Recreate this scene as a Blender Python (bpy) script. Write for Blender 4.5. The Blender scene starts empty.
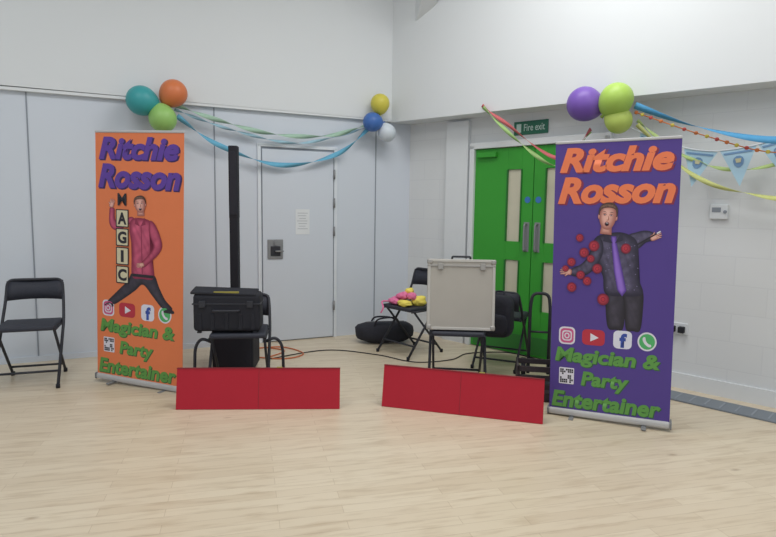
import bpy, bmesh, math, random
import numpy as np
from mathutils import Vector, Matrix, Euler
random.seed(4)
scene = bpy.context.scene
COL = scene.collection
try:
    scene.view_settings.view_transform = 'Standard'
    scene.view_settings.look = 'None'
except Exception: pass

def S(r, g, b):
    def f(c):
        c /= 255.0
        return c/12.92 if c <= 0.04045 else ((c+0.055)/1.055)**2.4
    return (f(r), f(g), f(b), 1)

MATS = {}
def mat(name, rgb, rough=0.5, metal=0.0, var=0.06, scale=8.0, bump=0.0, spec=0.5, shade=None):
    if name in MATS: return MATS[name]
    m = bpy.data.materials.new(name); m.use_nodes = True
    nt = m.node_tree; b = nt.nodes['Principled BSDF']
    c = S(*rgb)
    tc = nt.nodes.new('ShaderNodeTexCoord')
    nz = nt.nodes.new('ShaderNodeTexNoise'); nz.inputs['Scale'].default_value = scale; nz.inputs['Detail'].default_value = 4
    nt.links.new(tc.outputs['Object'], nz.inputs['Vector'])
    mx = nt.nodes.new('ShaderNodeMix'); mx.data_type = 'RGBA'
    mx.inputs[6].default_value = tuple(max(0, x*(1-var)) for x in c[:3])+(1,)
    mx.inputs[7].default_value = tuple(min(1, x*(1+var)) for x in c[:3])+(1,)
    if var > .12:
        rp = nt.nodes.new('ShaderNodeMapRange'); rp.inputs[1].default_value = .35; rp.inputs[2].default_value = .65
        nt.links.new(nz.outputs['Fac'], rp.inputs[0]); nt.links.new(rp.outputs[0], mx.inputs[0])
    else:
        nt.links.new(nz.outputs['Fac'], mx.inputs[0])
    out = mx.outputs[2]
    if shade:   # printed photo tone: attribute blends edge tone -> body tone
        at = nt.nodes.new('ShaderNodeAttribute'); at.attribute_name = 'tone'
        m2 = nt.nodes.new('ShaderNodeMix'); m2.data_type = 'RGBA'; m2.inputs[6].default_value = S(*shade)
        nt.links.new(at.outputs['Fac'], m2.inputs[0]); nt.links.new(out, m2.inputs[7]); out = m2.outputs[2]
    nt.links.new(out, b.inputs['Base Color'])
    b.inputs['Roughness'].default_value = rough
    b.inputs['Metallic'].default_value = metal
    b.inputs['Specular IOR Level'].default_value = spec
    if bump:
        bp = nt.nodes.new('ShaderNodeBump'); bp.inputs['Strength'].default_value = bump; bp.inputs['Distance'].default_value = 0.01
        nt.links.new(nz.outputs['Fac'], bp.inputs['Height']); nt.links.new(bp.outputs['Normal'], b.inputs['Normal'])
    MATS[name] = m
    return m

# ---------------------------------------------------------------- helpers
def empty(name, loc=(0,0,0), rz=0.0, rx=0.0, ry=0.0):
    e = bpy.data.objects.new(name, None); e.empty_display_size = 0.1
    e.location = loc; e.rotation_euler = (rx, ry, rz); COL.objects.link(e); return e

def link(name, me, parent, m, smooth=False):
    o = bpy.data.objects.new(name, me); COL.objects.link(o)
    if m: me.materials.append(m)
    if parent: o.parent = parent
    if smooth:
        for p in me.polygons: p.use_smooth = True
    return o

def box(parent, name, c, size, m, bevel=0.0, rot=(0,0,0), seg=2):
    bm = bmesh.new(); bmesh.ops.create_cube(bm, size=1.0)
    bmesh.ops.scale(bm, vec=size, verts=bm.verts)
    if bevel: bmesh.ops.bevel(bm, geom=bm.edges[:], offset=bevel, segments=seg, affect='EDGES', profile=0.5)
    me = bpy.data.meshes.new(name); bm.to_mesh(me); bm.free()
    o = link(name, me, parent, m); o.location = c; o.rotation_euler = rot
    return o

def cyl(parent, name, p0, p1, r, m, r2=None, seg=20):
    p0 = Vector(p0); p1 = Vector(p1); d = p1-p0
    bm = bmesh.new()
    bmesh.ops.create_cone(bm, cap_ends=True, segments=seg, radius1=r, radius2=r if r2 is None else r2, depth=d.length)
    me = bpy.data.meshes.new(name); bm.to_mesh(me); bm.free()
    o = link(name, me, parent, m)
    for p in me.polygons: p.use_smooth = len(p.vertices) == 4
    o.location = (p0+p1)/2; o.rotation_euler = d.to_track_quat('Z', 'Y').to_euler()
    return o

def catmull(pts, n=8, closed=False):
    pts = [Vector(p) for p in pts]; out = []; N = len(pts)
    rng = N if closed else N-1
    for i in range(rng):
        if closed: p0,p1,p2,p3 = pts[(i-1)%N],pts[i],pts[(i+1)%N],pts[(i+2)%N]
        else: p0,p1,p2,p3 = pts[max(i-1,0)],pts[i],pts[i+1],pts[min(i+2,N-1)]
        for k in range(n):
            t = k/n
            out.append(0.5*((2*p1)+(p2-p0)*t+(2*p0-5*p1+4*p2-p3)*t*t+(3*p1-p0-3*p2+p3)*t**3))
    if not closed: out.append(pts[-1])
    return out

def fillet(pts, r=0.04, n=5):
    pts = [Vector(p) for p in pts]; out = [pts[0]]
    for i in range(1, len(pts)-1):
        a, b, c = pts[i-1], pts[i], pts[i+1]
        ra = min(r, (a-b).length*0.45); rc = min(r, (c-b).length*0.45)
        A = b+(a-b).normalized()*ra; Cc = b+(c-b).normalized()*rc
        for k in range(n+1):
            t = k/n; out.append(A*(1-t)**2+b*2*t*(1-t)+Cc*t*t)
    out.append(pts[-1]); return out

def tube(parent, name, pts, r, m, seg=10, smooth_n=0, fil=0.0):
    if fil: pts = fillet(pts, fil)
    elif smooth_n: pts = catmull(pts, smooth_n)
    else: pts = [Vector(p) for p in pts]
    bm = bmesh.new(); rings = []
    nrm = None
    for i, p in enumerate(pts):
        d = (pts[min(i+1, len(pts)-1)]-pts[max(i-1, 0)]).normalized()
        if nrm is None:
            nrm = d.orthogonal().normalized()
        else:
            nrm = (nrm - d*nrm.dot(d))
            nrm = nrm.normalized() if nrm.length > 1e-5 else d.orthogonal().normalized()
        bn = d.cross(nrm)
        rings.append([bm.verts.new(p+(nrm*math.cos(2*math.pi*k/seg)+bn*math.sin(2*math.pi*k/seg))*r) for k in range(seg)])
    for a, b in zip(rings[:-1], rings[1:]):
        for k in range(seg):
            bm.faces.new((a[k], a[(k+1)%seg], b[(k+1)%seg], b[k]))
    bm.faces.new(rings[0][::-1]); bm.faces.new(rings[-1])
    me = bpy.data.meshes.new(name); bm.to_mesh(me); bm.free()
    return link(name, me, parent, m, smooth=True)

def lump(parent, name, c, size, m, amp=0.1, sub=3, seedv=0, rot=(0,0,0), sq=.7):
    rnd = random.Random(seedv)
    bm = bmesh.new(); bmesh.ops.create_icosphere(bm, subdivisions=sub, radius=1)
    ph = [rnd.uniform(0, 6) for _ in range(6)]
    for v in bm.verts:
        p = v.co.copy()
        f = 1+amp*(math.sin(3*p.x+ph[0])*math.sin(4*p.y+ph[1])+0.6*math.sin(7*p.z+ph[2])*math.sin(6*p.x+ph[3]))
        q = Vector([math.copysign(abs(x)**sq, x) for x in p])
        v.co = Vector((q.x*size[0]/2, q.y*size[1]/2, q.z*size[2]/2))*f
    me = bpy.data.meshes.new(name); bm.to_mesh(me); bm.free()
    o = link(name, me, parent, m, smooth=True); o.location = c; o.rotation_euler = rot
    return o

# ---------------------------------------------------------------- materials
M_black = mat('black_metal', (42,44,52), 0.6)
M_blackpad = mat('black_vinyl', (44,47,58), 0.65, bump=0.2, scale=60)
M_blackcase = mat('black_plastic', (38,39,46), 0.75, spec=.3)
M_fabric = mat('black_fabric', (40,41,50), 0.9, bump=0.4, scale=40)
M_alu = mat('aluminium', (188,188,188), 0.6, 0.1)
M_steel = mat('brushed_steel', (140,142,144), 0.5, 0.3)
M_casepanel = mat('case_panel', (172,168,160), 0.75, 0.0, spec=.3)
M_caseedge = mat('case_edge', (186,184,178), 0.6, 0.1)
M_casefit = mat('case_fittings', (160,158,154), 0.5, 0.3)
M_red = mat('red_paint', (176,32,50), 0.6, var=0.05, spec=.3)
M_redd = mat('red_paint_edge', (132,28,40), 0.6)
M_white = mat('white_plastic', (222,226,228), 0.4)
M_trim = mat('white_gloss_trim', (220,224,226), 0.5, var=0.02)
M_wall = mat('upper_wall_paint', (218,222,224), 0.85, var=0.012, scale=2)
M_part = mat('partition_laminate', (206,213,222), 0.65, var=0.015, scale=1.5)
M_gap = mat('seam_grey', (140,147,156), 0.8)
M_green = mat('green_door_paint', (54,156,48), 0.55, var=0.05, scale=3)
M_greend = mat('green_door_edge', (28,110,36), 0.5)
M_glass = mat('wired_glass', (206,202,180), 0.2)
M_orange = mat('orange_cable', (200,106,60), 0.5)
M_label = mat('label_dull_yellow', (150,140,60), .6)

def floor_mat():
    m = bpy.data.materials.new('beech_strip_floor'); m.use_nodes = True
    nt = m.node_tree; N = nt.nodes; L = nt.links; b = N['Principled BSDF']
    tc = N.new('ShaderNodeTexCoord'); mp = N.new('ShaderNodeMapping')
    mp.inputs['Rotation'].default_value = (0, 0, math.radians(-14))
    L.new(tc.outputs['Object'], mp.inputs['Vector'])
    br = N.new('ShaderNodeTexBrick'); br.offset = 0.37; br.inputs['Scale'].default_value = 1
    br.inputs['Brick Width'].default_value = 0.8; br.inputs['Row Height'].default_value = 0.07
    br.inputs['Mortar Size'].default_value = 0.0013; br.inputs['Mortar Smooth'].default_value = 0.5
    br.inputs['Color1'].default_value = S(217,204,180); br.inputs['Color2'].default_value = S(208,193,168)
    br.inputs['Mortar'].default_value = S(184,166,140)
    L.new(mp.outputs['Vector'], br.inputs['Vector'])
    mp2 = N.new('ShaderNodeMapping'); mp2.inputs['Scale'].default_value = (2.2, 14, 1)
    L.new(mp.outputs['Vector'], mp2.inputs['Vector'])
    nz = N.new('ShaderNodeTexNoise'); nz.inputs['Scale'].default_value = 2.0; nz.inputs['Detail'].default_value = 6
    L.new(mp2.outputs['Vector'], nz.inputs['Vector'])
    cr = N.new('ShaderNodeValToRGB'); cr.color_ramp.elements[0].position = 0.28; cr.color_ramp.elements[0].color = S(188,166,138)
    cr.color_ramp.elements[1].position = 0.5; cr.color_ramp.elements[1].color = (1,1,1,1)
    L.new(nz.outputs['Fac'], cr.inputs['Fac'])
    mx = N.new('ShaderNodeMix'); mx.data_type = 'RGBA'; mx.blend_type = 'MULTIPLY'; mx.inputs[0].default_value = 0.33
    L.new(br.outputs['Color'], mx.inputs[6]); L.new(cr.outputs['Color'], mx.inputs[7])
    vo = N.new('ShaderNodeTexVoronoi'); vo.inputs['Scale'].default_value = 2.2
    mp3 = N.new('ShaderNodeMapping'); mp3.inputs['Scale'].default_value = (1, 2.4, 1); L.new(mp.outputs['Vector'], mp3.inputs['Vector']); L.new(mp3.outputs['Vector'], vo.inputs['Vector'])
    kr = N.new('ShaderNodeValToRGB'); kr.color_ramp.elements[0].position = 0.02; kr.color_ramp.elements[0].color = S(150,116,84)
    kr.color_ramp.elements[1].position = 0.09; kr.color_ramp.elements[1].color = (1,1,1,1)
    L.new(vo.outputs['Distance'], kr.inputs['Fac'])
    mk = N.new('ShaderNodeMix'); mk.data_type = 'RGBA'; mk.blend_type = 'MULTIPLY'; mk.inputs[0].default_value = 0.5
    L.new(mx.outputs[2], mk.inputs[6]); L.new(kr.outputs['Color'], mk.inputs[7])
    L.new(mk.outputs[2], b.inputs['Base Color'])
    b.inputs['Roughness'].default_value = 0.36
    return m
def brick_mat():
    m = bpy.data.materials.new('painted_blockwork'); m.use_nodes = True
    nt = m.node_tree; N = nt.nodes; L = nt.links; b = N['Principled BSDF']
    tc = N.new('ShaderNodeTexCoord'); sp = N.new('ShaderNodeSeparateXYZ'); cb = N.new('ShaderNodeCombineXYZ')
    L.new(tc.outputs['Object'], sp.inputs[0]); L.new(sp.outputs['X'], cb.inputs['X']); L.new(sp.outputs['Z'], cb.inputs['Y'])
    br = N.new('ShaderNodeTexBrick'); br.inputs['Scale'].default_value = 1
    br.inputs['Brick Width'].default_value = 0.44; br.inputs['Row Height'].default_value = 0.215
    br.inputs['Mortar Size'].default_value = 0.006; br.inputs['Mortar Smooth'].default_value = 0.9
    br.inputs['Color1'].default_value = S(219,222,223); br.inputs['Color2'].default_value = S(217,220,221); br.inputs['Mortar'].default_value = S(212,215,217)
    L.new(cb.outputs[0], br.inputs['Vector']); L.new(br.outputs['Color'], b.inputs['Base Color'])
    bp = N.new('ShaderNodeBump'); bp.invert = True; bp.inputs['Strength'].default_value = 0.1; bp.inputs['Distance'].default_value = 0.005
    L.new(br.outputs['Fac'], bp.inputs['Height']); L.new(bp.outputs['Normal'], b.inputs['Normal'])
    b.inputs['Roughness'].default_value = 0.75
    return m

# ---------------------------------------------------------------- room
CX, CY = 0.229, 6.62
AL, AR = math.radians(25), math.radians(-44.2)
def wpt(a, s, o, z): return Vector((CX+s*math.cos(a)+o*math.sin(a), CY+s*math.sin(a)-o*math.cos(a), z))
def WL(s, o, z): return wpt(AL, s, o, z)
def WR(s, o, z): return wpt(AR, s, o, z)

def wallbox(name, a, s0, s1, o0, o1, z0, z1, m, z0b=None, bevel=0):
    bm = bmesh.new(); bmesh.ops.create_cube(bm, size=1.0)
    for v in bm.verts:
        s = s1 if v.co.x > 0 else s0
        o = o0 if v.co.y > 0 else o1
        zb = z0 if (z0b is None or v.co.x < 0) else z0b
        z = z1 if v.co.z > 0 else zb
        v.co = Vector((s, -o, z))
    if bevel: bmesh.ops.bevel(bm, geom=bm.edges[:], offset=bevel, segments=2, affect='EDGES')
    me = bpy.data.meshes.new(name); bm.to_mesh(me); bm.free()
    o_ = link(name, me, None, m); o_.location = (CX, CY, 0); o_.rotation_euler = (0, 0, a)
    return o_

H = 4.3
fl = box(None, 'floor', (0, 1.8, -0.05), (18, 13, 0.1), floor_mat())
box(None, 'ceiling', (0, 1.8, H+0.05), (18, 13, 0.1), mat('ceiling_paint', (225,227,228), 0.9, var=0.01))
wallbox('wall_left', AL, -8.5, 0.1, -0.15, 0.0, 0, 2.40, M_part)
wallbox('wall_left_upper', AL, -8.5, 0.1, -0.15, 0.05, 2.40, H, M_wall, z0b=2.36)
wallbox('wall_right', AR, 0, 6.5, -0.15, 0.0, 0, H, brick_mat())
wallbox('wall_right_bulkhead', AR, -0.2, 6.5, 0.0, 0.26, 2.34, H, M_wall, z0b=2.24)
wallbox('trim_1', AL, -8.5, 0.0, 0.0, 0.045, 2.345, 2.37, M_trim)
wallbox('baseboard_right', AR, 2.37, 6.5, 0.0, 0.018, 0, 0.12, M_trim)
wallbox('baseboard_left', AL, -8.5, -1.72, 0.0, 0.012, 0, 0.05, M_part)
for i, s in enumerate((-3.68, -2.13, -0.42, -5.3)):
    wallbox('trim_%d' % (i+2), AL, s-0.005, s+0.005, 0.0, 0.006, 0.0, 2.345, M_gap)
wallbox('trim_7', AR, 0.56, 0.84, 0.0, 0.05, 0, 2.3, M_trim)
box(None, 'roof_beam', (0.43, 5.68, 3.72), (0.17, 1.75, 0.2), M_trim, 0.02, rot=(math.radians(-26), 0, math.radians(10)))

# white door in partition
dw = empty('door_1', (CX, CY, 0), AL)
box(dw, 'frame_gap', (-1.294, -0.004, 1.0), (0.78, 0.008, 2.0), M_gap)
box(dw, 'leaf', (-1.294, -0.012, 0.995), (0.755, 0.024, 1.97), M_part, 0.003)
M_jamb = mat('door_edge_trim', (218,224,230), 0.5)
box(dw, 'jamb_left', (-1.70, -0.01, 1.01), (0.035, 0.02, 2.03), M_jamb, 0.004)
box(dw, 'jamb_right', (-0.888, -0.01, 1.01), (0.035, 0.02, 2.03), M_jamb, 0.004)
box(dw, 'jamb_top', (-1.294, -0.01, 2.02), (0.85, 0.02, 0.035), M_jamb, 0.004)
box(dw, 'lock_plate', (-1.545, -0.03, 0.97), (0.16, 0.015, 0.20), M_steel, 0.006)
box(dw, 'lock_recess', (-1.545, -0.04, 0.95), (0.10, 0.012, 0.10), M_black, 0.004)
cyl(dw, 'lock_barrel', (-1.545, -0.03, 1.03), (-1.545, -0.06, 1.03), 0.018, M_steel)
tube(dw, 'lever', [(-1.545,-0.05,0.95),(-1.545,-0.07,0.95),(-1.47,-0.07,0.95)], 0.008, M_steel, fil=0.01)
for i, z in enumerate((0.35, 1.15, 1.45, 1.75)):
    cyl(dw, 'hinge_%d' % i, (-0.91, -0.035, z-0.05), (-0.91, -0.035, z+0.05), 0.011, M_steel)
no = empty('notice_sheet', WL(-1.255, 0.026, 1.25), AL)
box(no, 'paper', (0,0,0), (0.15,0.002,0.26), M_white)
M_faint = mat('faint_print', (176,180,186), .7)
for i in range(7):
    box(no, 'line_%d' % i, (-0.005*(i%2), -0.0015, 0.09-i*0.027), (0.11-0.02*(i%3), 0.001, 0.006), M_faint)

# green double door
dg = empty('door_2', (CX, CY, 0), AR)
box(dg, 'frame_left', (0.905, -0.035, 1.02), (0.055, 0.07, 2.04), M_trim, 0.004)
box(dg, 'frame_right', (2.30, -0.035, 1.02), (0.055, 0.07, 2.04), M_trim, 0.004)
box(dg, 'frame_top', (1.602, -0.035, 2.035), (1.45, 0.07, 0.06), M_trim, 0.004)
for side, (a0, a1) in enumerate(((0.935, 1.598), (1.606, 2.27))):
    g0, g1 = (1.317, 1.473) if side == 0 else (1.731, 1.887)
    y = -0.02
    def pan(n, s0, s1, z0, z1, m=M_green, t=0.04, yy=y):
        return box(dg, n+'_%d' % side, ((s0+s1)/2, yy, (z0+z1)/2), (s1-s0, t, z1-z0), m, 0.002)
    pan('stile_a', a0, g0, 0.01, 2.0); pan('stile_b', g1, a1, 0.01, 2.0)
    pan('rail_bottom', g0, g1, 0.01, 0.45); pan('rail_mid', g0, g1, 0.92, 1.10); pan('rail_top', g0, g1, 1.79, 2.0)
    pan('glass_low', g0, g1, 0.45, 0.92, M_glass, 0.01); pan('glass_high', g0, g1, 1.10, 1.79, M_glass, 0.01)
    for zz in ((0.45, 0.92), (1.10, 1.79)):
        pan('bead_l', g0-0.008, g0+0.006, zz[0], zz[1], M_greend, 0.012, -0.043)
        pan('bead_r', g1-0.006, g1+0.008, zz[0], zz[1], M_greend, 0.012, -0.043)
    hx = 1.545 if side == 0 else 1.66
    box(dg, 'push_plate_%d' % side, (hx, -0.042, 1.15), (0.06, 0.004, 0.28), M_steel, 0.001)
    tube(dg, 'pull_handle_%d' % side, [(hx,-0.04,1.02),(hx,-0.085,1.02),(hx,-0.085,1.27),(hx,-0.04,1.27)], 0.009, M_steel, fil=0.02)
    box(dg, 'closer_%d' % side, ((a0+a1)/2 + (0.18 if side else -0.18), -0.06, 1.94), (0.22, 0.045, 0.05), M_green, 0.006)
    cyl(dg, 'fire_sign_%d' % side, (hx, -0.04, 1.50), (hx, -0.044, 1.50), 0.03, mat('sign_blue', (60,120,190), 0.4))
    pan('kick_plate', a0+0.03, a1-0.03, 0.03, 0.2, mat('kick', (56,130,60), 0.4, 0.2), 0.004, -0.042)
box(dg, 'meeting_gap', (1.602, -0.02, 1.0), (0.008, 0.02, 1.98), M_greend)

# exit sign
ex = empty('exit_sign', WR(1.53, 0.0, 2.175), AR)
box(ex, 'board', (0,-0.006,0), (0.36,0.012,0.125), mat('exit_green', (36,108,84), 0.4), 0.003)

def textmesh(s, offset=0.02, shear=0.0):
    cu = bpy.data.curves.new('txt', 'FONT'); cu.body = s; cu.offset = offset; cu.shear = shear; cu.resolution_u = 4
    ob = bpy.data.objects.new('txt', cu); COL.objects.link(ob)
    bpy.context.view_layer.update()
    dgp = bpy.context.evaluated_depsgraph_get()
    me = bpy.data.meshes.new_from_object(ob.evaluated_get(dgp))
    bpy.data.objects.remove(ob); me.materials.clear()
    return me
def text(parent, name, s, x0, z0, x1, z1, y, m, offset=0.02, shear=0.0, dx=0, dz=0):
    me = textmesh(s, offset, shear)
    xs = [v.co.x for v in me.vertices]; ys = [v.co.y for v in me.vertices]
    ax, bx, ay, by = min(xs), max(xs), min(ys), max(ys)
    for v in me.vertices:
        v.co = Vector((x0+(v.co.x-ax)/(bx-ax)*(x1-x0)+dx, y, z0+(v.co.y-ay)/(by-ay)*(z1-z0)+dz))
    return link(name, me, parent, m)
text(ex, 'wording', 'Fire exit', -0.07, -0.03, 0.15, 0.035, -0.0135, mat('sign_lettering', (190,214,206), .5), 0.01)
box(ex, 'running_man_door', (-0.125,-0.0135,0), (0.05,0.002,0.08), MATS['sign_lettering'])

# thermostat, sockets, trench cover
th = empty('thermostat', WR(3.17, 0.0, 1.41), AR)
box(th, 'body', (0,-0.015,0), (0.12,0.03,0.11), M_white, 0.006)
box(th, 'display', (-0.015,-0.031,0.015), (0.06,0.003,0.035), M_gap)
cyl(th, 'dial', (0.045,-0.03,0), (0.045,-0.04,0), 0.012, M_gap)
sk = empty('wall_socket', WR(2.93, 0.0, 0.48), AR)
box(sk, 'plate', (0,-0.006,0), (0.15,0.012,0.09), M_white, 0.003)
for i in (-1, 1): box(sk, 'plug_%d' % i, (0.035*i,-0.03,-0.005), (0.045,0.045,0.05), M_blackcase, 0.006)
tr = empty('floor_trench_cover', WR(3.9, 0.27, 0), AR)
M_tr = mat('trench_grey', (118,126,134), 0.6)
box(tr, 'cover', (0,0,0.006), (2.4,0.22,0.012), M_tr, 0.003)
for i in range(24): box(tr, 'slot_%d' % i, (-1.15+0.1*i,0,0.013), (0.012,0.16,0.002), M_gap)

# ---------------------------------------------------------------- folding chairs
def folding_chair(name, loc, rz, loops=False, h=0.82):
    e = empty(name, loc, rz)
    tube(e, 'main_frame', [(-.215,-.25,.012),(-.215,.10,.46),(-.205,.19,.62),(-.195,.235,h),(.195,.235,h),(.205,.19,.62),(.215,.10,.46),(.215,-.25,.012)], .0115, M_black, fil=0.05)
    tube(e, 'rear_leg_frame', [(-.19,-.16,.44),(-.19,.23,.012),],.0105, M_black)
    tube(e, 'rear_leg_frame_2', [(.19,-.16,.44),(.19,.23,.012)],.0105, M_black)
    tube(e, 'rear_bar', [(-.19,.165,.085),(.19,.165,.085)], .009, M_black)
    tube(e, 'front_bar', [(-.215,-.17,.115),(.215,-.17,.115)], .009, M_black)
    tube(e, 'seat_rail_1', [(-.2,-.2,.44),(-.2,.13,.44)], .009, M_black)
    tube(e, 'seat_rail_2', [(.2,-.2,.44),(.2,.13,.44)], .009, M_black)
    box(e, 'seat', (0,-.03,.458), (.40,.38,.036), M_blackpad, .014, seg=3)
    bm = bmesh.new(); n = 10; rows = []
    for i in range(n+1):
        t = i/n*2-1
        x = .2*t; yb = .235+.022*(1-t*t)
        row = []
        for (dy, zz) in ((-.016, h-.155), (-.018, h-.08), (-.012, h+.0), (.012, h+.0), (.006, h-.08), (.004, h-.155)):
            row.append(bm.verts.new((x, yb+dy-(h-zz)*.22, zz - .01*t*t)))
        rows.append(row)
    for a, b in zip(rows[:-1], rows[1:]):
        for k in range(6): bm.faces.new((a[k], a[(k+1)%6], b[(k+1)%6], b[k]))
    bm.faces.new(rows[0]); bm.faces.new(rows[-1][::-1])
    bmesh.ops.recalc_face_normals(bm, faces=bm.faces)
    me = bpy.data.meshes.new('back_pad'); bm.to_mesh(me); bm.free()
    link('back_pad', me, e, M_blackpad, True)
    for i, (x, y) in enumerate(((-.215,-.25),(.215,-.25),(-.19,.23),(.19,.23))):
        cyl(e, 'foot_%d' % i, (x,y,0), (x,y,.03), .015, M_blackcase)
    if loops:
        for sg in (-1, 1):
            tube(e, 'side_loop_%d' % sg, [(sg*.2,-.12,.40),(sg*.27,-.12,.43),(sg*.32,-.1,.36),(sg*.33,-.1,.012)], .0115, M_black, fil=0.06)
    return e
folding_chair('folding_chair', (-2.80, 4.48, 0), math.radians(20), h=.785)
folding_chair('folding_chair', (-1.12, 4.36, 0), math.radians(8), loops=True, h=.70)
folding_chair('folding_chair', (0.56, 4.53, 0), math.radians(-6), h=.78)
folding_chair('folding_chair', (0.24, 5.60, 0), math.radians(-48), h=.80)
folding_chair('folding_chair', (1.03, 5.17, 0), math.radians(155), h=.70)

# ---------------------------------------------------------------- black equipment case
bc = empty('equipment_case', (-1.18, 4.26, 0.478), math.radians(5))
box(bc, 'shell', (0,0,.15), (.48,.20,.28), M_blackcase, .03, seg=3)
box(bc, 'lid_seam', (0,0,.215), (.488,.208,.010), M_black, .003)
box(bc, 'lid_flap', (-.02,-.02,.298), (.47,.16,.02), M_blackcase, .008, rot=(math.radians(8),math.radians(2),0))
tube(bc, 'handle', [(-.09,-.10,.17),(-.09,-.13,.17),(.09,-.13,.17),(.09,-.10,.17)], .008, M_black, fil=0.02)
for x in (-.17,.17): box(bc, 'latch_%d' % int(x*100), (x,-.107,.215), (.045,.014,.05), M_black, .004)
box(bc, 'yellow_label', (0,-.09,.30), (.18,.01,.014), M_label, .002)
for x in (-.19,-.1,0,.1,.19): box(bc, 'rib_%d' % int(x*100), (x,-.102,.085), (.03,.008,.12), M_blackcase, .003)
for x in (-.2,.2):
    for y in (-.07,.07): box(bc, 'foot', (x,y,.004), (.03,.03,.012), M_black, .002)

# ---------------------------------------------------------------- column speaker
cs = empty('column_speaker', (-1.30, 4.92, 0), math.radians(4))
box(cs, 'subwoofer', (0,0,.24), (.34,.36,.44), M_blackcase, .015)
box(cs, 'sub_grille', (0,-.182,.24), (.30,.008,.38), M_fabric, .003)
box(cs, 'column_lower', (0,-.02,.88), (.072,.08,.86), M_blackcase, .008)
box(cs, 'column_upper', (0,-.02,1.60), (.075,.085,.60), M_blackcase, .008)
box(cs, 'column_grille', (0,-.065,1.59), (.055,.006,.52), M_fabric, .002)
for x in (-.13,.13):
    for y in (-.14,.14): cyl(cs, 'foot', (x,y,0), (x,y,.025), .02, M_black)

# ---------------------------------------------------------------- aluminium flight case
fc = empty('aluminium_flight_case', (0.563, 4.44, 0.478), math.radians(-3), rx=math.radians(-5))
W, D, Hh = .51, .20, .54
box(fc, 'body', (0,0,Hh/2), (W-.01,D-.01,Hh-.01), M_casepanel, .004)
for sx in (-1,1):
    for sy in (-1,1):
        box(fc, 'edge_v', (sx*(W/2-.01),sy*(D/2-.01),Hh/2), (.022,.022,Hh), M_caseedge, .004)
    for z in (.011,Hh-.011): box(fc, 'edge_d', (sx*(W/2-.01),0,z), (.022,D,.022), M_caseedge, .004)
for sy in (-1,1):
    for z in (.011,Hh-.011): box(fc, 'edge_h', (0,sy*(D/2-.01),z), (W,.022,.022), M_caseedge, .004)
box(fc, 'lid_band', (0,0,Hh-.05), (W+.004,D+.004,.014), M_casefit, .002)
for sx in (-1,1):
    for sy in (-1,1):
        for z in (.02,Hh-.02): box(fc, 'corner', (sx*(W/2-.014),sy*(D/2-.014),z), (.040,.040,.040), M_casefit, .012, seg=3)
for x in (-.16,.16): box(fc, 'latch', (x,-D/2-.004,Hh-.055), (.04,.012,.05), M_casefit, .003)
tube(fc, 'handle', [(-.07,-.03,Hh),(-.07,-.04,Hh+.02),(.07,-.04,Hh+.02),(.07,-.03,Hh)], .008, M_black, fil=0.015)

# ---------------------------------------------------------------- red boards (thin, leaning back on fold-out struts)
def red_board(name, x0, y0, x1, y1, h):
    a = math.atan2(y1-y0, x1-x0); Lg = math.hypot(x1-x0, y1-y0)
    e = empty(name, ((x0+x1)/2, (y0+y1)/2, 0), a)
    tl = math.radians(11); sn, cs_ = math.sin(tl), math.cos(tl)
    hh = h/cs_
    box(e, 'panel', (0, hh/2*sn, hh/2*cs_), (Lg,.018,hh), M_red, .002, rot=(-tl,0,0))
    for z in (.02, hh-.012):
        box(e, 'back_batten', (0, z*sn+.022, z*cs_), (Lg-.005,.03,.022), M_redd, .002, rot=(-tl,0,0))
    box(e, 'top_lip', (0, hh*sn+.004, hh*cs_+.001), (Lg+.002,.034,.007), M_redd, .002, rot=(-tl,0,0))
    box(e, 'centre_seam', (0.0, hh/2*sn-.0095, hh/2*cs_), (.003,.001,hh*.98), M_redd, rot=(-tl,0,0))
    box(e, 'catch', (.14, hh*sn+.002, hh*cs_+.006), (.04,.02,.008), M_label, .002)
    for sx in (-.33,.33):
        tube(e, 'strut', [(sx*Lg, hh*sn*.85+.03, h*.82),(sx*Lg, hh*sn+.12, .008)], .007, M_redd, seg=8)
        box(e, 'hinge', (sx*Lg, hh*sn*.85+.022, h*.82), (.03,.012,.04), M_steel, .002)
    return e
red_board('red_folding_board', -1.45, 3.88, -.325, 3.94, .275)
red_board('red_folding_board', -.03, 4.01, 1.035, 3.70, .285)

# ---------------------------------------------------------------- bags, crate, truck
hb = empty('holdall_bag', (-.02, 6.0, 0), math.radians(12))
lump(hb, 'body', (0,0,.115), (.62,.28,.22), M_fabric, .05, seedv=3)
tube(hb, 'strap_1', [(-.14,-.1,.18),(-.1,-.13,.27),(.08,-.13,.28),(.13,-.1,.18)], .009, M_fabric, smooth_n=6)
tube(hb, 'strap_2', [(-.14,.08,.18),(-.1,.05,.26),(.08,.05,.25),(.13,.08,.18)], .009, M_fabric, smooth_n=6)
box(hb, 'zip', (0,0,.222), (.4,.012,.006), M_steel)
bp_ = empty('backpack', (.93, 4.83, .34), math.radians(-25))
lump(bp_, 'body', (0,0,.17), (.27,.14,.36), M_fabric, .05, seedv=9, sq=.5)
lump(bp_, 'pocket', (0,-.07,.11), (.20,.06,.17), M_fabric, .04, seedv=5, sq=.5)
tube(bp_, 'grab_loop', [(-.04,.03,.32),(-.03,.06,.37),(.03,.06,.37),(.04,.03,.32)], .007, M_fabric, smooth_n=5)

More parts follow.
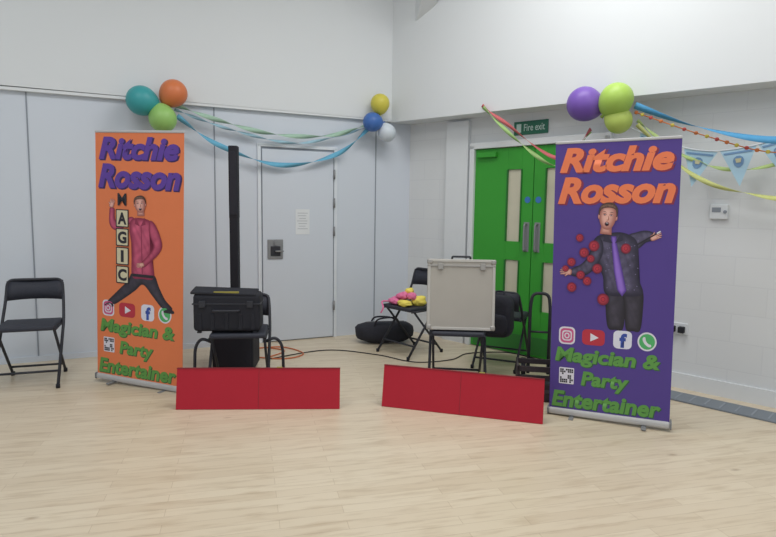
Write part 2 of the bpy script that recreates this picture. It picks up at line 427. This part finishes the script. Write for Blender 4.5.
tk = empty('equipment_crate', (1.13, 4.26, 0), math.radians(-10))
M_crate = mat('crate_dark', (56,48,52), .7)
box(tk, 'base', (0,0,.02), (.30,.24,.02), M_crate, .003)
for sx in (-1,1):
    for sy in (-1,1): box(tk, 'post', (sx*.14,sy*.11,.14), (.022,.022,.26), M_crate, .003)
for z in (.05,.115,.18,.245):
    for sy in (-1,1): box(tk, 'slat', (0,sy*.115,z), (.30,.012,.04), M_crate, .002)
    for sx in (-1,1): box(tk, 'slat_s', (sx*.145,0,z), (.012,.23,.04), M_crate, .002)

ht = empty('hand_truck', (1.26, 4.72, 0), math.radians(-12))
tube(ht, 'frame', [(-.08,0,.05),(-.08,.02,.60),(-.065,.03,.72),(.065,.03,.72),(.08,.02,.60),(.08,0,.05)], .014, M_black, fil=.05)
for z in (.15,.40): tube(ht, 'crossbar', [(-.08,.01,z),(.08,.01,z)], .009, M_black)
box(ht, 'toe_plate', (0,-.09,.012), (.24,.18,.008), M_black, .002)
for sx in (-1,1):
    cyl(ht, 'wheel', (sx*.10,.07,.08), (sx*.135,.07,.08), .08, M_blackcase, seg=28)
    cyl(ht, 'hub', (sx*.098,.07,.08), (sx*.138,.07,.08), .03, M_steel)
    tube(ht, 'wheel_bracket', [(sx*.08,.0,.16),(sx*.09,.07,.08)], .008, M_black)
cyl(ht, 'axle', (-.135,.07,.08), (.135,.07,.08), .008, M_steel)

# coloured props on the back chair: loose pile of party bits
pr = empty('party_prop_pile', (.18, 5.55, .478), math.radians(-40))
cols = [('prop_pink',(228,120,165)),('prop_yellow',(238,220,100)),('prop_white',(226,226,226)),('prop_orange',(236,160,110))]
for i, (x,y,z,sx,sy,sz,c) in enumerate([(-.10,-.04,.03,.14,.13,.07,0),(.05,-.09,.03,.15,.10,.06,1),(.12,.05,.045,.12,.13,.10,1),(-.02,.06,.04,.13,.13,.09,2),
        (-.03,-.01,.085,.13,.10,.07,0),(.07,.0,.09,.10,.08,.07,0),(-.13,.07,.03,.08,.10,.06,3),(.02,.03,.13,.08,.07,.06,1)]):
    lump(pr, 'soft_piece_%d' % i, (x,y,z), (sx,sy,sz), mat(cols[c][0], cols[c][1], .7), .22, seedv=i+20, sq=.9)
tube(pr, 'ribbon_tail', [(-.14,-.10,.03),(-.16,-.17,.03),(-.12,-.20,-.02),(-.14,-.21,-.07)], .008, MATS['prop_pink'], smooth_n=6)

# cables
def cable(name, pts, m, r=.006):
    e = empty(name, (0,0,0)); tube(e, 'lead', [(p[0],p[1],r) for p in pts], r, m, smooth_n=8, seg=8); return e
cable('extension_lead', [(-1.10,5.3),(-1.0,5.55),(-1.25,5.65),(-1.3,5.35),(-.95,5.25),(-.8,5.45),(-1.05,5.7),(-1.35,5.6)], M_orange)
cable('extension_lead', [(-1.1,5.22),(-.6,5.6),(-.1,5.45),(.25,5.2),(.6,5.3),(.8,5.55),(1.2,5.6),(1.45,5.3)], M_blackcase, .005)
cable('extension_lead', [(1.55,4.6),(1.7,4.5),(2.0,4.7),(2.25,4.62)], M_blackcase)

# ---------------------------------------------------------------- roller banners
def banner(name, loc, rz, w, h, artw, arth, base_col, rx=0, ry=0):
    e = empty(name, loc, rz, rx, ry)
    z0 = .055
    box(e, 'graphic_sheet', (0,0,(z0+h)/2), (w,.003,h-z0), base_col)
    box(e, 'top_rail', (0,0,h+.004), (w+.004,.014,.018), M_alu, .005)
    box(e, 'base_cassette', (0,.02,.036), (w+.015,.075,.046), M_alu, .016, seg=3)
    for sx in (-1,1):
        box(e, 'end_cap', (sx*(w/2+.009),.02,.036), (.008,.078,.05), M_steel, .008)
        box(e, 'foot', (sx*w*.3,.03,.007), (.03,.20,.012), M_steel, .004)
    cyl(e, 'support_pole', (0,.03,.06), (0,.012,h), .008, M_alu)
    def A(a, b): return ((a/artw-.5)*w, h-.005-b/arth*(h-z0))
    return e, A
LAY = .0005
def poly(e, A, name, pts, m, layer, smooth=True, closedn=5, R=0, g=None, fold=0):
    P = [Vector((p[0],p[1],0)) for p in pts]
    if smooth: P = catmull(P, closedn, True)
    bm = bmesh.new(); vs = []
    for p in P:
        x, z = A(p.x, p.y); vs.append(bm.verts.new((x, -.002-LAY*layer, z)))
    f = bm.faces.new(vs); bmesh.ops.triangulate(bm, faces=[f])
    me = bpy.data.meshes.new(name); bm.to_mesh(me); bm.free()
    o = link(name, me, e, m)
    if R:   # soft-toned inner grid, printed on top of the flat shape
        Q = np.array([(p.x,p.y) for p in P]); Q2 = np.roll(Q,-1,0)
        g = g or R/6.0
        xs = np.arange(Q[:,0].min(), Q[:,0].max()+g, g); ys = np.arange(Q[:,1].min(), Q[:,1].max()+g, g)
        X, Y = np.meshgrid(xs, ys); pts2 = np.stack([X.ravel(), Y.ravel()], 1)
        def sd(p):
            d = np.full(len(p), 1e9); ins = np.zeros(len(p), bool)
            for a, b in zip(Q, Q2):
                ab = b-a; L2 = ab@ab
                if L2 < 1e-9: continue
                t = np.clip(((p-a)@ab)/L2, 0, 1); dd = np.linalg.norm(p-(a+t[:,None]*ab), axis=1); d = np.minimum(d, dd)
                c = ((a[1] > p[:,1]) != (b[1] > p[:,1]))
                if abs(b[1]-a[1]) > 1e-9:
                    ins ^= c & (p[:,0] < (b[0]-a[0])*(p[:,1]-a[1])/(b[1]-a[1])+a[0])
            return np.where(ins, d, 0), ins
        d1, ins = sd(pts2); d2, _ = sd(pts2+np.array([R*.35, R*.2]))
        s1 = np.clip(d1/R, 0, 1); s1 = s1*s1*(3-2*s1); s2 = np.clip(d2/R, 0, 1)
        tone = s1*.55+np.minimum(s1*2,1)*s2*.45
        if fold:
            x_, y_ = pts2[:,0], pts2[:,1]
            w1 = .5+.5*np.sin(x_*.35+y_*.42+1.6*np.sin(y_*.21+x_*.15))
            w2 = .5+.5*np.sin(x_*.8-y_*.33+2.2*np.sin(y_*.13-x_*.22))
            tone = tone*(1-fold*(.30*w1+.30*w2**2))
        ny, nx = X.shape; I = ins.reshape(ny, nx)
        vid = -np.ones(ny*nx, int); verts = []; tn = []; faces = []
        for j in range(ny-1):
            for i in range(nx-1):
                if I[j,i] and I[j+1,i] and I[j,i+1] and I[j+1,i+1]:
                    fc_ = []
                    for (jj,ii) in ((j,i),(j+1,i),(j+1,i+1),(j,i+1)):
                        k = jj*nx+ii
                        if vid[k] < 0:
                            vid[k] = len(verts); x, z = A(pts2[k,0], pts2[k,1]); verts.append((x, -.002-LAY*(layer+.5), z)); tn.append(tone[k])
                        fc_.append(int(vid[k]))
                    faces.append(fc_)
        if faces:
            m2 = bpy.data.meshes.new(name+'_tone'); m2.from_pydata(verts, [], faces)
            at = m2.attributes.new('tone', 'FLOAT', 'POINT'); at.data.foreach_set('value', np.array(tn, dtype=np.float32))
            link(name+'_tone', m2, e, m)
    return o
def ell(cx, cy, rx, ry, n=16, a0=0, a1=360):
    return [(cx+rx*math.cos(math.radians(a0+(a1-a0)*i/n)), cy+ry*math.sin(math.radians(a0+(a1-a0)*i/n))) for i in range(n)]
def rrect(x0,y0,x1,y1,r):
    out = []
    for cx,cy,a in ((x1-r,y0+r,-90),(x1-r,y1-r,0),(x0+r,y1-r,90),(x0+r,y0+r,180)):
        for k in range(5):
            t = math.radians(a+k*22.5); out.append((cx+r*math.cos(t), cy+r*math.sin(t)))
    return out
def btext(e, A, name, s, x0, y0, x1, y1, m, layer, off=.03, shear=.25):
    X0,Z1 = A(x0,y0); X1,Z0 = A(x1,y1)
    return text(e, name, s, X0, Z0, X1, Z1, -.002-LAY*layer, m, off, shear)

T_skin = mat('print_skin', (230,178,164), .6, var=.1, scale=14, shade=(166,104,94))
P_skin2 = mat('print_skin_shade', (176,112,98), .6, var=.1, scale=20)
P_skin3 = mat('print_skin_light', (236,192,178), .6, var=.05)
T_hair = mat('print_hair', (118,90,76), .6, var=.35, scale=90, shade=(74,54,48))
P_hair = mat('print_hair_flat', (92,68,58), .6)
P_blk = mat('print_black', (40,37,46), .6)
T_blk = mat('print_trousers', (66,62,76), .6, var=.2, scale=16, shade=(36,33,42))
P_lip = mat('print_mouth_red', (140,66,66), .6)
P_cream = mat('print_cream', (210,202,170), .6); P_wht = mat('print_white', (222,220,230), .6)
P_red = mat('print_red', (186,48,66), .6); T_ball = mat('print_ball_red', (204,62,78), .6, shade=(124,30,54)); P_rdk = mat('print_red_dark', (130,32,54), .6)
P_grn = mat('print_green', (94,154,72), .6); P_dgrn = mat('print_green_shadow', (52,94,56), .6)
P_wa = mat('print_whatsapp', (80,176,106), .6)
P_purp = mat('print_purple', (94,62,156), .6); P_dpurp = mat('print_dark_purple', (56,36,92), .6)
P_or = mat('print_orange', (234,126,82), .6); P_dor = mat('print_dark_orange', (132,46,72), .6)
P_mag = mat('print_insta', (202,88,136), .6)
B_or = mat('banner_orange', (228,126,78), .6, var=.03); B_pu = mat('banner_purple', (80,60,140), .6, var=.03)
T_pink = mat('print_pink_shirt', (208,94,126), .6, var=.14, scale=13, shade=(136,42,72)); P_pinkd = mat('print_pink_shade', (142,48,78), .6)
T_char = mat('print_charcoal', (90,85,112), .6, var=.25, scale=24, shade=(40,37,56)); P_char2 = mat('print_charcoal_shade', (48,45,66), .6)
T_tie = mat('print_tie', (146,110,206), .6, var=.12, scale=20, shade=(88,58,150))

def common(e, A, k, title, tshadow):
    kx = k/100.; ky = A_h/255.
    def q(x, y): return (x*kx, y*ky)
    for nm, s, x0,y0,x1,y1 in (('title_1','Ritchie',4,4,95,27),('title_2','Rosson',3,31,97,56)):
        a = q(x0,y0); b = q(x1,y1)
        btext(e, A, nm+'_shadow', s, a[0]+.9*kx, a[1]+.9*ky, b[0]+1.6*kx, b[1]+1.3*ky, tshadow, 1, .062)
        btext(e, A, nm, s, a[0], a[1], b[0], b[1], title, 2, .046)
    for nm, s, x0,y0,x1,y1 in (('line_1','Magician &',4,193,91,211),('line_2','Party',27,215,67,233),('line_3','Entertainer',2,236,93,252)):
        a = q(x0,y0); b = q(x1,y1)
        btext(e, A, nm+'_shadow', s, a[0]+.8*kx, a[1]+.8*ky, b[0]+.8*kx, b[1]+.8*ky, P_dgrn, 1, .045, .15)
        btext(e, A, nm, s, a[0], a[1], b[0], b[1], P_grn, 2, .036, .15)
    def R(x0,y0,x1,y1,r,nm,m,l,sm=False): poly(e, A, nm, [q(*p) for p in rrect(x0,y0,x1,y1,r)], m, l, smooth=sm)
    R(7,173,21,190,4,'icon_camera',P_wht,1); R(8.3,174.5,19.7,188.5,3.4,'icon_camera_b',P_mag,2); R(9.8,176.5,18.2,186.5,2.6,'icon_camera_c',P_wht,3)
    R(10.8,177.7,17.2,185.3,2.2,'icon_camera_d',P_mag,4); poly(e,A,'icon_lens',[q(*p) for p in ell(14,181.5,2.3,2.8)],P_wht,5); poly(e,A,'icon_lens_b',[q(*p) for p in ell(14,181.5,1.3,1.6)],P_mag,6)
    R(27,174,46,189,4,'icon_video',P_red,1); poly(e,A,'icon_play',[q(34,177.5),q(41,181.5),q(34,185.5)],P_wht,2,smooth=False)
    R(53,173,68,190,4,'icon_f',mat('print_fb',(220,222,236),.6),1)
    a=q(58,175.5); b=q(64,189); btext(e,A,'icon_f_letter','f',a[0],a[1],b[0],b[1],mat('print_fbb',(50,76,160),.6),2,.05,0)
    poly(e,A,'icon_phone',[q(*p) for p in ell(80,181.5,7.5,8.7)],P_wht,1); poly(e,A,'icon_phone_b',[q(*p) for p in ell(80,181.5,6.2,7.2)],P_wa,2)
    poly(e,A,'icon_phone_c',[q(*p) for p in ((77,177.5),(78.5,177.5),(78.8,180),(81,183.3),(83,184),(83.2,186),(81,186.2),(78,183.5),(76.5,180))],P_wht,3)
    R(8,213,21,229,.8,'qr_back',P_wht,1)
    rr = random.Random(2)
    for i in range(7):
        for j in range(7):
            corner = (i<2 and j<2) or (i>4 and j<2) or (i<2 and j>4)
            if corner or rr.random()<.45:
                x=8.9+i*1.65; y=214.2+j*2.0
                poly(e,A,'qr_cell',[q(x,y),q(x+1.4,y),q(x+1.4,y+1.7),q(x,y+1.7)],P_blk,2,smooth=False)

def face(e, A, cx, cy, r, L, tilt=0):
    c, s = math.cos(tilt), math.sin(tilt)
    def T(pts): return [(cx+(x*c-y*s)*r, cy+(x*s+y*c)*r*1.06) for x,y in pts]
    poly(e,A,'print_neck',T([(-.46,.6),(.46,.6),(.55,1.6),(-.55,1.6)]),T_skin,L,smooth=False,R=.5*r)
    for sx in (-1,1): poly(e,A,'print_ear',T(ell(sx*.80,.08,.12,.25,8)),T_skin,L,R=.12*r,g=.04*r)
    poly(e,A,'print_hair_back',T([(-.82,.0),(-.90,-.45),(-.66,-.95),(-.1,-1.18),(.45,-1.13),(.84,-.7),(.84,0),(.4,-.2),(-.4,-.2)]),T_hair,L+1,R=.3*r)
    poly(e,A,'print_face',T([(-.74,-.35),(-.5,-.80),(.1,-.9),(.56,-.78),(.76,-.3),(.75,.3),(.58,.82),(.28,1.14),(-.22,1.14),(-.56,.82),(-.76,.3)]),T_skin,L+2,R=.55*r,g=.06*r)
    poly(e,A,'print_fringe',T([(-.80,-.25),(-.80,-.75),(-.3,-1.06),(.45,-1.02),(.82,-.58),(.78,-.25),(.66,-.58),(.3,-.74),(-.2,-.72),(-.62,-.56)]),T_hair,L+4,R=.15*r,g=.04*r)
    for sx in (-1,1):
        poly(e,A,'print_socket',T(ell(sx*.31,-.13,.18,.11,8)),P_skin2,L+4)
        poly(e,A,'print_eye_white',T(ell(sx*.31,-.11,.10,.045,8)),P_wht,L+5)
        poly(e,A,'print_eye',T(ell(sx*.31,-.11,.05,.05,8)),P_blk,L+6)
        poly(e,A,'print_brow',T([(sx*.14,-.31),(sx*.34,-.39),(sx*.52,-.32),(sx*.34,-.34)]),P_hair,L+5)
    poly(e,A,'print_nose_side',T([(.05,-.05),(.09,.05),(.15,.3),(.04,.37),(-.10,.33),(.04,.28)]),P_skin2,L+4)
    poly(e,A,'print_nose_light',T(ell(-.02,.2,.05,.13,8)),P_skin3,L+5)
    poly(e,A,'print_lips',T(ell(0,.68,.22,.20,10)),P_lip,L+4)
    poly(e,A,'print_mouth',T(ell(0,.69,.16,.14,10)),P_blk,L+5)
    poly(e,A,'print_teeth',T([(-.12,.57),(.12,.57),(.10,.62),(-.10,.62)]),P_wht,L+6,smooth=False)
def hand(e, A, cx, cy, r, ang, L):
    c, s = math.cos(ang), math.sin(ang)
    def T(pts): return [(cx+(x*c-y*s)*r, cy+(x*s+y*c)*r) for x,y in pts]
    poly(e,A,'print_palm',T([(-1,-.55),(.1,-.65),(.5,-.5),(.55,.5),(.1,.65),(-1,.5)]),T_skin,L,R=.4*r,g=.1*r)
    for i,(y,l) in enumerate(((-.48,.85),(-.17,1.0),(.14,.95),(.42,.7))):
        poly(e,A,'print_finger',T([(.3,y-.13),(.4+l*.5,y*1.2-.13),(.4+l,y*1.35-.09),(.4+l,y*1.35+.09),(.4+l*.5,y*1.2+.12),(.3,y+.13)]),T_skin,L+1,R=.1*r,g=.04*r)
    poly(e,A,'print_thumb',T([(-.5,-.5),(-.1,-.85),(.2,-1.05),(.3,-.92),(.1,-.65),(-.05,-.4)]),T_skin,L+1,R=.12*r,g=.05*r)

# --- left banner (orange)
A_h = 252.
e, A = banner('roller_banner', (-1.915, 4.37, 0), math.radians(-19), .81, 1.935, 87, A_h, B_or, ry=math.radians(2.0))
common(e, A, 87, P_purp, P_dpurp)
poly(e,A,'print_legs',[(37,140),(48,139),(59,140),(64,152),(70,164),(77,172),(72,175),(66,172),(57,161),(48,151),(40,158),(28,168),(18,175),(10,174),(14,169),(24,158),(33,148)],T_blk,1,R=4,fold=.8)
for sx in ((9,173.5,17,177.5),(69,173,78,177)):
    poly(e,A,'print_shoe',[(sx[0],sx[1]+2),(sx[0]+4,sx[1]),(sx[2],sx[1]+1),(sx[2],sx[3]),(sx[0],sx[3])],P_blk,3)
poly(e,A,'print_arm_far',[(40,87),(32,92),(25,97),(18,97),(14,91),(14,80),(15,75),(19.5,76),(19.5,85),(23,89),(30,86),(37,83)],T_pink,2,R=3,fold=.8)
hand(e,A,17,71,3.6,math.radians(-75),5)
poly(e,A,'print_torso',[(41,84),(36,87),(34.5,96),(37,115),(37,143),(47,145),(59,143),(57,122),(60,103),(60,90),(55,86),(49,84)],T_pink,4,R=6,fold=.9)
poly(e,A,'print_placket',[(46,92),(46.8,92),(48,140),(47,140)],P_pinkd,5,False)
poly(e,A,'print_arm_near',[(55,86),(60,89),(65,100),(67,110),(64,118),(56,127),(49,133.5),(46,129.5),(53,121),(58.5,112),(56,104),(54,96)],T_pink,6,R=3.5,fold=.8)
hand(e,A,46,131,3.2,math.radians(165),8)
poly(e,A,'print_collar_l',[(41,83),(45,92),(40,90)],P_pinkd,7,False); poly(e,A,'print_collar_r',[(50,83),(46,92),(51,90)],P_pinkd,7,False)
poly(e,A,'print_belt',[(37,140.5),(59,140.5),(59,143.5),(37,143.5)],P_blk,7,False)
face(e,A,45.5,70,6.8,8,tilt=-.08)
for i,ch in enumerate('MAGIC'):
    y0 = 57+19.2*i
    if i>0:
        poly(e,A,'card_border',rrect(21,y0,34,y0+18,.6),P_blk,9,False); poly(e,A,'card_face',rrect(22,y0+1,33,y0+17,.5),P_cream,10,False)
    btext(e,A,'card_letter',ch,23 if i!=3 else 26,y0+3,32 if i!=3 else 29,y0+15.3,P_blk,11,.045 if i else .02,0)

# --- right banner (purple)
A_h = 277.
e, A = banner('roller_banner', (1.475, 3.75, 0), math.radians(-24), .75, 1.85, 124, A_h, B_pu, ry=math.radians(-1.0))
common(e, A, 124, P_or, P_dor)
poly(e,A,'print_leg_a',[(57,148),(66,149),(77,149),(77,165),(75,186),(68,187.5),(60,186),(57,168)],T_blk,1,R=7,fold=.6)
poly(e,A,'print_leg_b',[(74,149),(84,149),(93,147),(94,164),(92,186),(85,187.5),(78,186),(76,166)],T_blk,2,R=7,fold=.6)
poly(e,A,'print_arm_far',[(76,93),(84,89),(94,87),(102,90),(101.5,96),(94,99),(87,105),(79,106)],T_char,3,R=4,fold=.8)
hand(e,A,103,93,4.6,math.radians(-25),6)
poly(e,A,'print_wand',[(86,100),(106,88),(106.6,89.2),(86.6,101.4)],P_blk,8,False)
poly(e,A,'print_wand_tip',[(104,89.2),(107.5,87.1),(108,88.2),(104.6,90.4)],P_wht,9,False)
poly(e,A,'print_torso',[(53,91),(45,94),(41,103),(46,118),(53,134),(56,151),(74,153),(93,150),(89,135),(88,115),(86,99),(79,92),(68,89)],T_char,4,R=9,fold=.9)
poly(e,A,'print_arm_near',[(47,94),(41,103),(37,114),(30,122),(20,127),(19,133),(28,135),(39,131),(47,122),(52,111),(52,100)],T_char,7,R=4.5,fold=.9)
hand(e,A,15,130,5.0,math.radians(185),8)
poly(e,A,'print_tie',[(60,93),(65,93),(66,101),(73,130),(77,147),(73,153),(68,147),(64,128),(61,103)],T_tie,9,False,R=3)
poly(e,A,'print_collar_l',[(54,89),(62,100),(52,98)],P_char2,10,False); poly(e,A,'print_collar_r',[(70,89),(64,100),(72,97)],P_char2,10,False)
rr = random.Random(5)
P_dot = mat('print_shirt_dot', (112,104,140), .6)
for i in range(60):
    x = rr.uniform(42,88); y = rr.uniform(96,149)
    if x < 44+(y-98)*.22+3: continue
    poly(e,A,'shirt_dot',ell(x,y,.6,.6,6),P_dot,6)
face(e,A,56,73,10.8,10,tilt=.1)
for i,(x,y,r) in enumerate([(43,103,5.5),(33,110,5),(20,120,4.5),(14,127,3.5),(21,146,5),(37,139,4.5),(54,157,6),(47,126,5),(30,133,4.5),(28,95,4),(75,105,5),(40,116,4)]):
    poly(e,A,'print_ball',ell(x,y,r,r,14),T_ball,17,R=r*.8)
    poly(e,A,'print_ball_ring',ell(x,y,r*.42,r*.42,12),P_rdk,18); poly(e,A,'print_ball_core',ell(x,y,r*.28,r*.28,12),P_red,19)

# ---------------------------------------------------------------- balloons
def balloon(parent, name, c, r, col, away):
    m = mat('balloon_'+name, col, .4, var=.03, spec=.4)
    bm = bmesh.new(); bmesh.ops.create_uvsphere(bm, u_segments=28, v_segments=18, radius=1)
    for v in bm.verts:
        z = v.co.z
        if z < 0:
            f = 1-.16*(-z)**2; v.co.x *= f; v.co.y *= f; v.co.z *= 1.2
    bmesh.ops.scale(bm, vec=(r,r,r), verts=bm.verts)
    me = bpy.data.meshes.new(name); bm.to_mesh(me); bm.free()
    o = link(name, me, parent, m, True); o.location = c
    d = Vector(away).normalized(); q_ = d.to_track_quat('Z','Y'); o.rotation_euler = q_.to_euler()
    tail = Vector(c)-d*(r*1.2)
    cyl(parent, name+'_knot', tail+d*.005, tail-d*.022, .006, m, r2=.014, seg=12)
def cluster(a, items, wo):
    fn = WL if a == AL else WR
    cs_ = [fn(s,o,z) for (n,s,o,z,r,c) in items]
    ctr = sum(cs_, Vector())/len(cs_)
    e = empty('balloon_cluster', ctr)
    hook = fn(sum(i[1] for i in items)/len(items), wo, sum(i[3] for i in items)/len(items))
    for (n,s,o,z,r,c), p in zip(items, cs_):
        balloon(e, n, p-ctr, r, c, p-ctr+Vector((0,0,.03)))
    cyl(e, 'tie_string', hook-ctr, Vector((0,0,0)), .004, M_white, seg=8)
cluster(AL, [('teal',-2.78,.21,2.32,.13,(60,156,160)),('orange',-2.51,.21,2.41,.12,(210,120,74)),('lime',-2.61,.25,2.17,.12,(148,194,108))], .06)
cluster(AL, [('yellow',-.46,.19,2.50,.10,(206,196,80)),('blue',-.55,.2,2.30,.10,(66,108,176)),('pale',-.38,.2,2.20,.095,(205,214,222))], .06)
cluster(AR, [('purple',2.26,.44,2.25,.135,(118,86,174)),('lime_green',2.52,.44,2.255,.125,(166,200,90)),('yellow_green',2.53,.40,2.10,.10,(182,202,100))], .27)

# ---------------------------------------------------------------- streamers
def ribbon(name, pts, w, col, twists, parent=None, nrm=None):
    m = mat('crepe_'+name+str(col), col, .85, var=.08, scale=30, spec=.2)
    P = catmull(pts, 18); bm = bmesh.new(); prev = None; n = len(P)
    nrm = Vector(nrm)
    for i, p in enumerate(P):
        d = (P[min(i+1,n-1)]-P[max(i-1,0)]).normalized()
        up = nrm.cross(d).normalized(); a = twists*math.pi*i/n
        sd = (up*math.cos(a)+nrm*math.sin(a))*(w/2)
        cur = (bm.verts.new(p+sd), bm.verts.new(p-sd))
        if prev: bm.faces.new((prev[0],cur[0],cur[1],prev[1]))
        prev = cur
    me = bpy.data.meshes.new(name); bm.to_mesh(me); bm.free()
    o = link(name, me, parent, m, True)
    md = o.modifiers.new('thick','SOLIDIFY'); md.thickness = .0015
    return o
nl = (math.sin(AL), -math.cos(AL), 0); nr = (math.sin(AR), -math.cos(AR), 0)
ribbon('crepe_streamer', [WL(-2.5,.15,2.32),WL(-2.1,.12,2.21),WL(-1.58,.1,2.12),WL(-1.0,.1,2.14),WL(-.55,.12,2.29)], .045, (168,200,180), 5, nrm=nl)
ribbon('crepe_streamer', [WL(-2.48,.14,2.22),WL(-2.1,.1,1.98),WL(-1.5,.09,1.82),WL(-.9,.09,1.96),WL(-.55,.12,2.25)], .05, (112,180,210), 4, nrm=nl)
ribbon('crepe_streamer', [WL(-2.5,.13,2.28),WL(-2.0,.09,2.14),WL(-1.3,.08,2.05),WL(-.55,.1,2.26)], .03, (160,196,212), 7, nrm=nl)
ribbon('crepe_streamer', [WR(1.17,.29,2.38),WR(1.42,.28,2.20),WR(1.96,.26,1.85),WR(2.26,.3,2.07)], .035, (196,106,108), 3, nrm=nr)
ribbon('crepe_streamer', [WR(1.19,.30,2.36),WR(1.57,.28,2.02),WR(1.96,.26,1.79),WR(2.26,.3,2.05)], .035, (160,194,126), 4, nrm=nr)
ribbon('crepe_streamer', [WR(2.64,.38,2.205),WR(3.06,.33,2.02),WR(3.6,.30,1.885),WR(4.1,.29,1.97),WR(4.6,.29,2.18)], .05, (88,156,200), 2, nrm=nr)
ribbon('crepe_streamer', [WR(2.64,.32,2.07),WR(3.0,.2,1.70),WR(3.35,.18,1.55),WR(3.8,.18,1.55),WR(4.5,.29,2.10)], .035, (208,214,140), 3, nrm=nr)
ribbon('crepe_streamer', [WR(2.64,.32,2.10),WR(3.0,.18,1.80),WR(3.5,.16,1.73),WR(4.5,.29,2.13)], .028, (186,210,140), 6, nrm=nr)
pg = empty('pompom_garland', WR(3.3,.18,1.9)); o0 = WR(3.3,.18,1.9)
gp = catmull([WR(2.64,.35,2.155)-o0,WR(3.12,.26,1.95)-o0,WR(3.57,.24,1.81)-o0,WR(4.1,.24,1.86)-o0,WR(4.6,.29,2.15)-o0], 14)
tube(pg, 'cord', gp, .004, mat('garland_cord', (206,120,60), .7), seg=6)
for i, p in enumerate(gp[::2]):
    lump(pg, 'pompom_%d' % i, p, (.026,.026,.026), mat(['pom_or','pom_ye','pom_re'][i%3], [(214,124,70),(220,200,90),(196,84,80)][i%3], .8), .05, sub=2)
bu = empty('bunting', WR(3.3,.15,1.85)); o0 = WR(3.3,.15,1.85)
bpnt = [WR(2.45,.28,2.12),WR(2.74,.22,1.97),WR(3.03,.17,1.865),WR(3.30,.16,1.86),WR(3.60,.17,1.925),WR(4.0,.2,2.03),WR(4.6,.28,2.18)]
bc_ = catmull([p-o0 for p in bpnt], 10)
tube(bu, 'tape', bc_, .005, mat('bunting_tape', (206,214,222), .7), seg=6)
M_flag = mat('flag_cloth', (172,206,224), .8, var=.04); M_fp = mat('flag_print', (112,148,186), .8); M_fp2 = mat('flag_print_b', (200,196,160), .8)
for i, idx in enumerate((10, 21, 30, 38, 46, 54)):
    p = bc_[min(idx, len(bc_)-2)]; d = (bc_[min(idx+3,len(bc_)-1)]-bc_[idx-3]).normalized()
    n_ = Vector(nr); dn = d.cross(n_); dn = dn if dn.z < 0 else -dn; dn.normalize()
    def tri(nm, pts, off, m):
        bm = bmesh.new()
        vs = [bm.verts.new(p+d*a+dn*b+n_*(off+.05*b)) for a,b in pts]
        bm.faces.new(vs); me = bpy.data.meshes.new(nm); bm.to_mesh(me); bm.free(); link(nm, me, bu, m)
    tri('flag_%d' % i, [(-.115,0),(.115,0),(0,.27)], 0, M_flag)
    tri('flag_print_%d' % i, [(.035*math.cos(k*math.pi/5), .085+.05*math.sin(k*math.pi/5)*(1 if k<5 else .7)) for k in range(10)], .003, M_fp)
    tri('flag_print_b_%d' % i, [(-.02,.07),(.02,.07),(.014,.1),(-.014,.1)], .006, M_fp2)
    tri('flag_band_%d' % i, [(-.095,.02),(.095,.02),(.088,.034),(-.088,.034)], .003, M_fp)

# ---------------------------------------------------------------- lights, world, camera
def area(name, loc, size, power, col=(1,1,1), rot=(0,0,0)):
    l = bpy.data.lights.new(name, 'AREA'); l.shape = 'RECTANGLE'; l.size = size[0]; l.size_y = size[1]; l.energy = power; l.color = col
    o = bpy.data.objects.new(name, l); o.location = loc; o.rotation_euler = rot; COL.objects.link(o); return o
area('ceiling_light', (0.8, 3.8, 4.2), (2.2, 1.2), 64, (1,.99,.98))
area('ceiling_light', (-2.2, 2.4, 4.2), (2.0, 1.2), 44, (.94,.97,1))
area('ceiling_light', (2.2, 1.2, 4.2), (2.0, 1.2), 44, (1,.99,.99))
area('ceiling_light', (0, -1.2, 4.2), (2.4, 1.4), 44, (1,.99,.98))
w = bpy.data.worlds.new('World'); scene.world = w; w.use_nodes = True
bg = w.node_tree.nodes['Background']; bg.inputs[0].default_value = S(210,220,232); bg.inputs[1].default_value = .82

cam = bpy.data.cameras.new('Camera'); co = bpy.data.objects.new('Camera', cam); COL.objects.link(co)
cam.sensor_width = 36; cam.lens = 580/776*36
R_ = Matrix.Rotation(math.radians(90-5.9), 4, 'X') @ Matrix.Rotation(math.radians(.8), 4, 'Z')
co.location = (0,0,1.4); co.rotation_euler = R_.to_euler()
scene.camera = co
